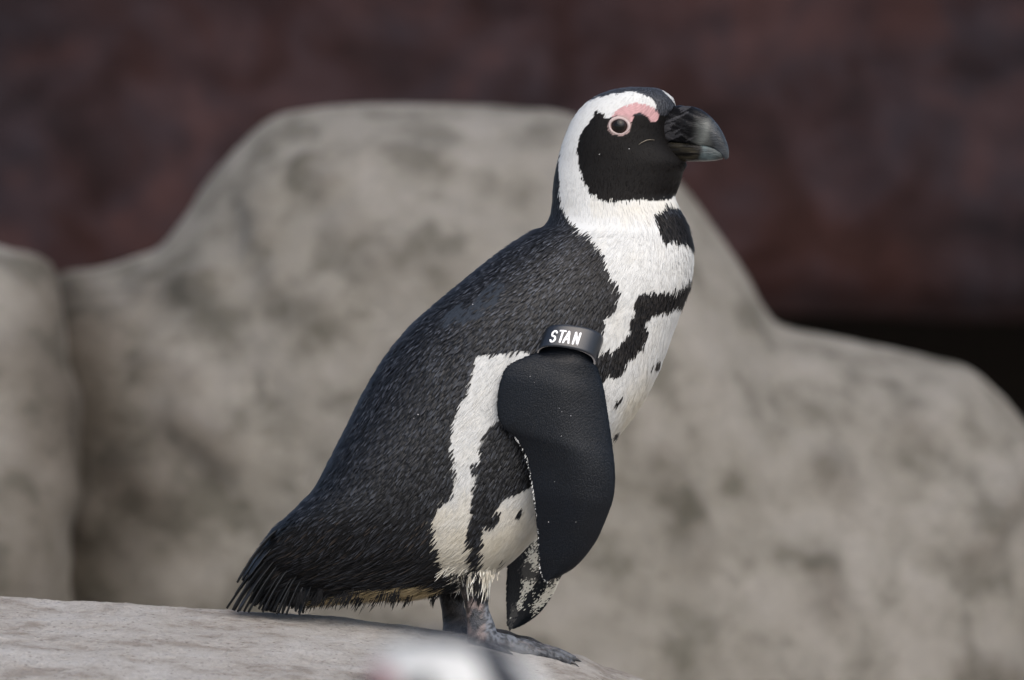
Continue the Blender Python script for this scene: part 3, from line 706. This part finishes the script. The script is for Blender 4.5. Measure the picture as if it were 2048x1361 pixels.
# pale serrated fringe along the trailing edges
for (P, N, T_), sd_ in ((FN, -1), (FF, 1)):
    j = P.shape[1]//2; ed = P[:, j]; pxe, pye = px_of(ed)
    m_ = (pye > (868 if sd_ < 0 else 1120)); ed = ed[m_]; tg = T_[:, j][m_]
    s = np.r_[0, np.cumsum(np.linalg.norm(np.diff(ed, axis=0), axis=1))]; q = np.arange(0, s[-1], 0.0012)
    E = np.stack([np.interp(q, s, ed[:, k]) for k in range(3)], 1); G = np.stack([np.interp(q, s, tg[:, k]) for k in range(3)], 1)
    n_ = len(E); out_ = np.array([-1.0, 0, -0.15])
    d = G*0.9+out_*rng.uniform(0.3, 0.9, (n_, 1))
    pe = px_of(E)[1]
    ln = rng.uniform(0.0018, 0.0038, n_)*np.where(pe < 1000, 1.35, 0.9)
    nn = np.tile([0, -1.0, 0], (n_, 1))
    wc = np.where((rng.random((n_, 1)) < (0.75 if sd_ < 0 else 0.5)), np.array([[0.55, 0.56, 0.55]]), np.array([[0.02, 0.02, 0.02]]))
    sets.append(feathers(E+np.array([0.0012, -0.0004, 0]), nn, d, ln, np.full(n_, 0.0010), rng.uniform(-0.1, 0.2, n_), wc, wc))
# long shaggy fringe below the rump and over the leg tops
fr = []
m_ = ok & (py0 > 1120) & (px0 > 600) & (px0 < 1000) & (np.abs(P0[:, 1]) < 0.075) & (rng.random(n0) < 0.55) & (k0 != K_CREAM)
q = P0[m_]; n_ = len(q); d = T0[m_]*0.6+np.array([-0.25, 0, -0.55])+rng.normal(0, 0.16, (n_, 3))
bl = px_of(q)[0] < 945
cf = np.where((k0[m_] == K_WHITE)[:, None], np.array([[0.74, 0.70, 0.60]]), np.array([[0.010, 0.010, 0.011]]))
cf = np.where((k0[m_] == K_CREAM)[:, None] & (rng.random((n_, 1)) < 0.5), np.array([[0.4, 0.33, 0.2]]), cf)
sets.append(feathers(q, N0[m_], d, rng.uniform(0.008, 0.022, n_), rng.uniform(0.0007, 0.0016, n_), rng.uniform(0.0, 0.3, n_), cf, cf*1.6, spec=np.full(n_, 0.15)))
cl_ = []
for k in range(84):
    if k < 60:
        cpx = rng.uniform(600, 905); cpy = np.interp(cpx, [600, 700, 800, 905], [1196, 1190, 1183, 1178])+rng.uniform(-16, 4); cy_ = rng.uniform(-0.05, 0.01)
        cc_ = (0.008, 0.008, 0.009) if rng.random() < 0.95 else (0.16, 0.13, 0.09); dr_ = np.array([-0.45+rng.normal(0, 0.15), rng.normal(0, 0.1), -1.0]); ln_ = rng.uniform(0.008, 0.020)
    else:
        cpx = rng.uniform(905, 990); cpy = np.interp(cpx, [905, 950, 990], [1150, 1160, 1140])+rng.uniform(-14, 2); cy_ = -0.044+rng.uniform(-0.026, -0.012)
        cc_ = (0.010, 0.010, 0.011) if (cpx < 938 or (950 < cpx < 962)) else (0.46, 0.43, 0.36); dr_ = np.array([rng.normal(-0.05, 0.18), 0.16, -1.0]); ln_ = rng.uniform(0.005, 0.010)
    for q_ in range(9 if k < 60 else 5): cl_.append((*[(cpx+rng.normal(0, 5)-1024)*PX, cy_+rng.normal(0, 0.003), ZA-(cpy+rng.normal(0, 4)-680.5)*PX], *(dr_+rng.normal(0, 0.09, 3)), ln_*rng.uniform(0.6, 1.1), *cc_))
cl_ = np.array(cl_); n_ = len(cl_)
sets.append(feathers(cl_[:, :3], np.tile([0, -1.0, 0.05], (n_, 1)), cl_[:, 3:6], cl_[:, 6], rng.uniform(0.0005, 0.0012, n_), rng.uniform(-0.05, 0.1, n_), cl_[:, 7:10], cl_[:, 7:10]*1.3, spec=np.full(n_, 0.12)))
off = 0; VV, FF_, CC = [], [], []
for v_, f_, c_ in sets:
    VV.append(v_); FF_.append(f_+off); CC.append(c_); off += len(v_)
plum = obj('plumage', local(mesh('plumage', np.vstack(VV), np.vstack(FF_), M_FEATHER, cols=np.vstack(CC))), body)
tag(plum, kind='stuff')
tick('plumage'); print('FEATHERS', off//12)

# ------------------------------------------------------------------ tail feathers
NTF = 48
for k in range(NTF):
    u = (k*0.618) % 1.0; lay = (k-7)/(NTF-8)
    y = (u-0.5)*0.060
    if k < 7: r0, r1 = (590+10*u, 1040+k*6), (476+k*4+5*u, 1163-k*1.5)
    else: r0, r1 = (560+70*lay, 1085+70*lay), (455+150*lay**0.9+14*u-6, 1221+8*lay-16*u*(k % 3))
    n_ = 14; s = np.linspace(0, 1, n_)
    A = at(*r0); B = at(*r1)
    A = np.array([A[0], y*0.6, A[2]]); B = np.array([B[0], y*1.3, B[2]])
    B[2] = max(B[2], float(ledge(B[0], B[1]))+0.002)
    C_ = A+(B-A)*s[:, None]; C_[:, 2] += 0.010*np.sin(np.pi*s)*(1 if k < 7 else 0.4)
    T_ = np.gradient(C_, axis=0); T_ /= np.linalg.norm(T_, axis=1)[:, None]
    up = np.cross(T_, np.tile([0, 1.0, 0], (n_, 1))); up /= np.linalg.norm(up, axis=1)[:, None]
    rollv = rng.uniform(-0.45, 0.45)
    sd_ = np.array([0, 1.0, 0])*math.cos(rollv)+up*math.sin(rollv); nn = np.cross(T_, sd_)
    w_ = 0.0054*np.interp(s, [0, 0.3, 0.75, 0.93, 1], [0.5, 0.9, 1.0, 0.6, 0.08])
    rw = []
    for f_, h_ in ((-1, 0), (-0.5, 0.0010), (0, 0.0016), (0.5, 0.0010), (1, 0)):
        rw.append(C_+sd_*(w_*f_*(1+0.08*np.sin(s*37+k+f_)))[:, None]+nn*h_)
    top = np.stack(rw, 1); bt = top-nn[:, None]*0.0006
    ring = np.concatenate([top, bt[:, ::-1]], 1)
    V, F4, F3 = shell(ring)
    cc_ = np.tile(np.array([0.011, 0.013, 0.016]), (len(V), 1))*(1+0.5*fbm(V, 300, 2))[:, None]
    qx = np.abs(np.arange(len(V)) % 10-2) == 0; cc_[qx] = (0.022, 0.023, 0.025)
    obj('tail_feather', local(mesh('tail_feather', V, [F4, F3], M_FEATHER, cols=cc_)), peng)

# ------------------------------------------------------------------ bill
def bill_loft(rows, n, col):
    r = cr(np.array(rows, float), n); mth = 96
    a = np.linspace(0, 2*np.pi, mth, endpoint=False); c_, s_ = np.cos(a), np.sin(a)
    P = np.zeros((n, mth, 3))
    bx = ((r[:, 0]+r[:, 2])/2)[:, None]+((r[:, 2]-r[:, 0])/2)[:, None]*(-np.sign(c_)*np.abs(c_)**0.9)
    by = ((r[:, 1]+r[:, 3])/2)[:, None]+((r[:, 3]-r[:, 1])/2)[:, None]*(-np.sign(c_)*np.abs(c_)**0.9)
    if rows[0][1] < 250: hw = r[:, 4][:, None]*np.sign(s_)*np.where(c_ > 0, np.abs(s_)**0.85*(1-0.28*np.maximum(c_, 0)**1.5), np.abs(s_)**0.28)
    else: hw = r[:, 4][:, None]*np.sign(s_)*np.where(c_ > 0, np.abs(s_)**0.28, np.abs(s_)**0.75)
    yaw = -np.maximum(bx-1290, 0)*math.tan(HY)*0.85
    P[..., 0] = (bx-1024)*PX; P[..., 2] = ZA-(by-680.5)*PX; P[..., 1] = (hw+yaw)*PX
    px, py = px_of(P); up_ = rows[0][1] < 250
    # ridged horny plates: long grooves that fan along the bill
    ax = (px*0.88+py*0.47) if up_ else px; ac = (py*0.88-px*0.47) if up_ else py
    g_ = fbm(np.stack([ac*0.17+0.6*fbm(P, 90, 2), ax*0.016, P[..., 1]*30], -1), 1.0, 3)
    fade = np.clip((1412-px)/20, 0.12, 1)*np.clip((px-1290)/20, 0, 1)
    ce = P.mean(1, keepdims=True); dv = P-ce; dv /= np.linalg.norm(dv, axis=-1)[..., None]+1e-9
    P = P+dv*(0.0011*g_*fade)[..., None]
    V, F4, F3 = shell(P)
    F4, F3 = outward(V, F4, F3)
    sp_ = np.clip(0.10+0.45*g_, 0.02, 0.4)*np.clip((px-1290)/90, 0.25, 1)
    bt = np.clip((px-1385-12*g_)/45, 0, 1); sp_ = (sp_*(1-bt)+0.32*bt).ravel(); sp_ = np.r_[sp_, 0.2, 0.3]
    return V, F4, F3, np.hstack([col(V), sp_[:, None]])
def col_up(V):
    px, py = px_of(V); n_ = fbm(V, 130, 4); n2 = fbm(V+4, 45, 3)
    st_ = fbm(np.stack([(px*0.45+py*0.9)*0.11, (py*0.45-px*0.9)*0.012+3, V[:, 1]*40], -1), 1.0, 3)
    c = np.tile(np.array([0.0050, 0.0050, 0.0058]), (len(V), 1))
    wv = np.exp(-((px-(1404+0.55*(py-262)*-0.3)+8*n_)/17)**2)*np.clip((py-232+6*n_)/14, 0, 1)*np.clip((px-1372-0.35*(290-py)*0.5)/34, 0, 1)
    wv = np.clip(wv*(1+0.7*n2), 0, 1)
    c = c*(1-wv[:, None])+np.array([0.115, 0.125, 0.120])*wv[:, None]
    tip = np.clip((px-1415)/15, 0, 1)[:, None]; c = c*(1-tip)+(np.array([0.030, 0.035, 0.041])*(1+0.9*n_)[:, None])*tip
    ln = (st_ > 0.25) & (px < 1400); c[ln] = c[ln]*0.5+np.array([0.03, 0.03, 0.033])
    return np.maximum(c, 0.003)
def col_lo(V):
    px, py = px_of(V); n_ = fbm(V, 130, 4)
    c = np.tile(np.array([0.0060, 0.0055, 0.0050]), (len(V), 1))
    ol = np.clip((px-1335)/25, 0, 1)*np.clip((1400-px)/12, 0, 1)
    st_ = fbm(np.stack([px*0.02, py*0.22, V[:, 1]*40], -1), 1.0, 3)
    ol = ol*np.clip(0.5+1.6*st_, 0, 1)
    c = c*(1-ol[:, None])+np.array([0.026, 0.023, 0.016])*ol[:, None]
    tl = np.clip((px-1396+5*n_)/10, 0, 1)*np.clip(0.75+0.9*n_, 0, 1)*np.clip((1450-px)/35, 0.25, 1)
    c = c*(1-tl[:, None])+np.array([0.085, 0.115, 0.122])*tl[:, None]
    return np.maximum(c, 0.003)
UP = [(1322, 224, 1276, 288, 24), (1340, 214, 1296, 283, 28), (1358, 212, 1316, 283, 30.5), (1378, 213, 1340, 286, 31), (1398, 218, 1364, 289, 32), (1417, 231, 1388, 292, 28), (1433, 248, 1410, 295, 24), (1445, 267, 1428, 301, 19), (1452.5, 285, 1439, 309, 14), (1457, 302, 1446, 316, 9), (1456.5, 317, 1450, 321, 3.5)]
LO = [(1280, 288, 1296, 320, 23), (1305, 283, 1315, 322, 27), (1335, 284.5, 1340, 323, 29.5), (1370, 287.5, 1374, 324, 30), (1400, 291, 1403, 324, 25), (1424, 296, 1424, 323, 19.5), (1441, 306, 1438, 321, 12), (1447, 313, 1445, 319, 5)]
billr = bpy.data.objects.new('bill', None); link(billr, peng); billr.empty_display_size = 0.02
BL = np.array([(1330-1024)*PX, -0.005, ZA-(285-680.5)*PX])-OFF
billr.location = BL.tolist()
for nm, rows, cf_ in (('upper_mandible', UP, col_up), ('lower_mandible', LO, col_lo)):
    V, F4, F3, c = bill_loft(rows, 200, cf_)
    me = local(mesh(nm, V, [F4, F3], M_BILL, cols=c)); me.transform(Matrix.Translation(Vector((-BL).tolist())))
    obj(nm, me, billr)
# pale corner of the gape
gp = []
for (gx_, gy_) in ((1276, 292), (1281, 288), (1287, 285), (1293, 282.5), (1300, 281.5), (1308, 282)):
    p_, n_ = surf(min(gx_, 1326), gy_); b = np.array([(gx_-1024)*PX, p_[1], ZA-(gy_-680.5)*PX]); b[1] -= 0.0024
    gp.append(b)
gp = np.array(gp); gp[:, 1] = np.minimum(gp[:, 1], np.linspace(gp[0, 1], -0.0245, 6))
V, F4, F3 = tube(cr(gp, 30), np.interp(np.linspace(0, 1, 30), [0, 0.5, 1], [0.0002, 0.0005, 0.0002]), 8)
me = local(mesh('gape_edge', V, [F4, F3], flat_mat('gape_skin', (0.13, 0.11, 0.08), 0.5))); me.transform(Matrix.Translation(Vector((-BL).tolist())))
obj('gape_edge', me, billr)

# ------------------------------------------------------------------ eyes
def sphere(r, nu=40, nv=24, sx=1, sy=1, sz=1):
    a = np.linspace(0, np.pi, nv)[1:-1]; b = np.linspace(0, 2*np.pi, nu, endpoint=False)
    P = np.stack([np.sin(a)[:, None]*np.cos(b), np.sin(a)[:, None]*np.sin(b), np.cos(a)[:, None]*np.ones(nu)], -1)*r*np.array([sx, sy, sz])
    return shell(P)
ep, en = surf(*EYE)
def place_eye(pos, nor):
    zax = Vector(nor).normalized(); xax = Vector((1, 0, -0.12)); xax = (xax-zax*xax.dot(zax)).normalized(); yax = zax.cross(xax)
    Mx = Matrix((xax, yax, zax)).transposed().to_4x4()
    Rr = bpy.data.objects.new('eye', None)
    V, F4, F3 = sphere(0.0110)
    e_ = obj('eye', mesh('eyeball', V, list(outward(V, F4, F3)), M_EYE), peng)
    Mx.translation = Vector((pos-OFF).tolist())-zax*0.0078
    e_.matrix_basis = Mx
    bpy.data.objects.remove(Rr)
    a = np.linspace(0, 2*np.pi, 60, endpoint=False); b = np.linspace(0, 2*np.pi, 14, endpoint=False)
    rr = 0.0012*(1+0.25*np.sin(a*3+1)+0.3*np.sin(a)); ex, ey = 0.0098, 0.0080
    P = np.zeros((60, 14, 3))
    P[..., 0] = (ex+rr[:, None]*np.cos(b))*np.cos(a)[:, None]; P[..., 1] = (ey+rr[:, None]*np.cos(b))*np.sin(a)[:, None]
    P[..., 2] = 0.0078+0.6*rr[:, None]*np.sin(b)
    idx = grid_faces(60, 14); idx = np.vstack([idx, np.stack([59*14+np.arange(14), 59*14+(np.arange(14)+1) % 14, (np.arange(14)+1) % 14, np.arange(14)], 1)])
    obj('eyelid', mesh('eyelid', P.reshape(-1, 3), idx, M_LID), e_)
place_eye(ep, en*np.array([1, 1, 1])+np.array([0, -0.25, 0]))
dxh, dyh = math.cos(HY), -math.sin(HY)
rx = ep[0]-(HC-1024)*PX; ry = ep[1]; dt = rx*dxh+ry*dyh
fe = np.array([2*dt*dxh-rx+(HC-1024)*PX, 2*dt*dyh-ry, ep[2]])
fi = np.argmin(np.sum((PB.reshape(-1, 3)-fe)**2, 1)); place_eye(PB.reshape(-1, 3)[fi], NB.reshape(-1, 3)[fi])

# ------------------------------------------------------------------ claws
for p0_, p1_ in TIPN+TIPF:
    d = (p1_-p0_); d /= np.linalg.norm(d)
    s = np.linspace(0, 1, 9); L_ = 0.011
    pts = p1_-d*0.003+d*L_*s[:, None]; pts[:, 2] += 0.0012*np.sin(np.pi*s)-0.002*s
    V, F4, F3 = tube(pts, 0.0024*(1-0.88*s), 8)
    obj('claw', local(mesh('claw', V, [F4, F3], M_CLAW)), peng)

# ------------------------------------------------------------------ flipper band with its lettering
BCX, BCY, BCZ = 1131.0, 717.0, 0
fy = np.interp(712, px_of(FN[0].mean(1))[1], FN[0].mean(1)[:, 1])
def band_pt(phi, v, out=0.0):
    """phi 0 = leading end, pi/2 = towards the camera; v 0 bottom rim .. 1 top rim"""
    a, b = 57.0+out/PX, 30.0+out/PX
    phi = np.asarray(phi, float); v = np.asarray(v, float)
    cs_, sn_ = np.cos(phi), np.sin(phi)
    cs_ = np.sign(cs_)*np.abs(cs_)**0.82; sn_ = np.sign(sn_)*np.abs(sn_)**0.82
    px = BCX+a*cs_*0.985+16*v
    py = BCY+9*cs_-21*sn_-44*v-1.5*cs_*v
    yy = fy-0.0015-b*sn_*PX+0.010*v
    return np.stack([(px-1024)*PX, yy+0*px, ZA-(py-680.5)*PX], -1)
nph, nv = 120, 10
ph = np.linspace(0, 2*np.pi, nph, endpoint=False)
outer = np.stack([band_pt(ph, np.full(nph, v), 0.0009) for v in np.linspace(0, 1, nv)], 1)
inner = np.stack([band_pt(ph, np.full(nph, v), -0.0009) for v in np.linspace(1, 0, nv)], 1)
ring = np.concatenate([outer, inner], 1)                      # (nph, 2nv)
m2 = 2*nv; F = grid_faces(nph, m2); F = np.vstack([F, np.stack([(nph-1)*m2+np.arange(m2), (nph-1)*m2+(np.arange(m2)+1) % m2, (np.arange(m2)+1) % m2, np.arange(m2)], 1)])
jj = np.concatenate([np.tile(np.arange(m2), nph-1), np.arange(m2)])
fm = np.where((jj == nv-1) | (jj == m2-1), 1, 0)
bme = mesh('flipper_band', ring.reshape(-1, 3), F, [M_BAND, M_RIM], fmat=fm, smooth=False)
bme.polygons.foreach_set('use_smooth', fm == 0)
band = obj('flipper_band', local(bme), peng)
tag(band, 'black plastic flipper band with grey rim and white lettering')
# lettering: rounded strokes laid on the band (u along the band, w up, in photograph pixels)
def arc(cx_, cy_, rx_, ry_, a0, a1, n=14):
    t_ = np.radians(np.linspace(a0, a1, n)); return np.stack([cx_+rx_*np.cos(t_), cy_+ry_*np.sin(t_)], 1)
LET = [
    [np.vstack([arc(4.4, 14.6, 4.2, 4.9, 20, 235), arc(4.4, 5.0, 4.2, 5.2, 60, -160)])],
    [np.array([(0, 20), (10, 20)]), np.array([(5, 20), (5, 0)])],
    [np.array([(0, 0), (5.6, 20)]), np.array([(5.6, 20), (10.5, 0)]), np.array([(2.0, 6), (9.0, 6)])],
    [np.array([(0, 0), (0, 20)]), np.array([(0, 20), (8.6, 0)]), np.array([(8.6, 0), (8.6, 20)])]]
starts = [1099.5, 1114.0, 1125.5, 1144.5]
phg = np.linspace(math.pi*0.02, math.pi*0.98, 400)
gb = band_pt(phg, np.full(400, 0.45), 0.0009); gpx, gpy = px_of(gb)
for st_, strokes in zip(starts, LET):
    Vs, F4s, F3s, o_ = [], [], [], 0
    for sk in strokes:
        n_ = 12 if len(sk) == 2 else len(sk)
        if len(sk) == 2: sk = sk[0]+(sk[1]-sk[0])*np.linspace(0, 1, n_)[:, None]
        X_ = st_-1+sk[:, 0]*1.0+0.36*sk[:, 1]*1.0
        hgt = 0.21+sk[:, 1]/20*0.50                            # fraction of band height
        tgt = X_-16*(hgt-0.45)
        phi = np.interp(-tgt, -gpx, phg) if gpx[0] > gpx[-1] else np.interp(tgt, gpx, phg)
        pts = band_pt(phi, hgt, 0.0010)
        V, F4, F3 = tube(pts, 2.15*PX, 10, 0.35)
        # rounded ends
        Vs.append(V); F4s.append(F4+o_); F3s.append(F3+o_); o_ += len(V)
        for e_ in (pts[0], pts[-1]):
            V, F4, F3 = sphere(2.15*PX, 12, 8, 1, 0.35, 1); Vs.append(V+e_); F4s.append(F4+o_); F3s.append(F3+o_); o_ += len(V)
    obj('letter', local(mesh('letter', np.vstack(Vs), [np.vstack(F4s), np.vstack(F3s)], M_WHITE)), band)

# ------------------------------------------------------------------ specks of dust caught on the bird
sp_px = [(1117, 815), (1122, 822), (1140, 830), (1121, 870), (1108, 960), (1096, 1040), (1150, 1040), (1060, 752), (1068, 764), (1198, 311), (1257, 300), (838, 828), (830, 836), (541, 1156), (680, 1128), (718, 848), (946, 610), (805, 672), (812, 665), (800, 680), (985, 670)]
Vs, Fs, o_ = [], [], 0
fnn = FN[0][:, :][FN[1][..., 1] < 0]
fnx, fnyy = px_of(fnn)
for (a_, b_) in sp_px:
    d2 = (fnx-a_)**2+(fnyy-b_)**2
    y_ = surf_y(a_, b_)-0.0014
    if d2.min() < 60: y_ = min(y_, fnn[np.argmin(d2), 1]-0.0008)
    V, F4, F3 = sphere(rng.uniform(0.00022, 0.0006), 7, 5, 1, 0.5, rng.uniform(0.6, 1.5))
    V = V+np.array([(a_-1024)*PX, y_, ZA-(b_-680.5)*PX]); Vs.append(V); Fs.append((F4+o_, F3+o_)); o_ += len(V)
dst = obj('dust_speck', local(mesh('dust_speck', np.vstack(Vs), [np.vstack([f[0] for f in Fs]), np.vstack([f[1] for f in Fs])], M_SPECK)), peng)
tag(dst, kind='stuff')

# ------------------------------------------------------------------ second penguin, close to the camera: only the top of its head shows
YF = -4.05
def copy_tree(o, parent, skip=()):
    c = o.copy(); S.collection.objects.link(c); c.parent = parent
    for ch in o.children:
        if ch.name.split('.')[0] not in skip: copy_tree(ch, c, skip)
    return c
p2 = copy_tree(peng, None, ('flipper_band', 'dust_speck', 'claw'))
for k in list(p2.keys()): del p2[k]
tag(p2, 'blurred penguin whose white-browed head top pokes up in front of the ledge', 'penguin')
ROTZ = math.radians(180-40)
LEAN = math.radians(-6)
p2.rotation_euler = (Matrix.Rotation(LEAN, 3, 'X') @ Matrix.Rotation(ROTZ, 3, 'Z')).to_euler()
hv = Vector(((1238-955)*PX, 0, ZA-(173-680.5)*PX-BZ)); hv.rotate(p2.rotation_euler)
tgt = at(930, 1261, YF)
p2.location = (tgt[0]-hv.x, YF-hv.y, tgt[2]-hv.z)
tick('end'); print('P2 base z', p2.location.z, 'ledge foot z', BZ)
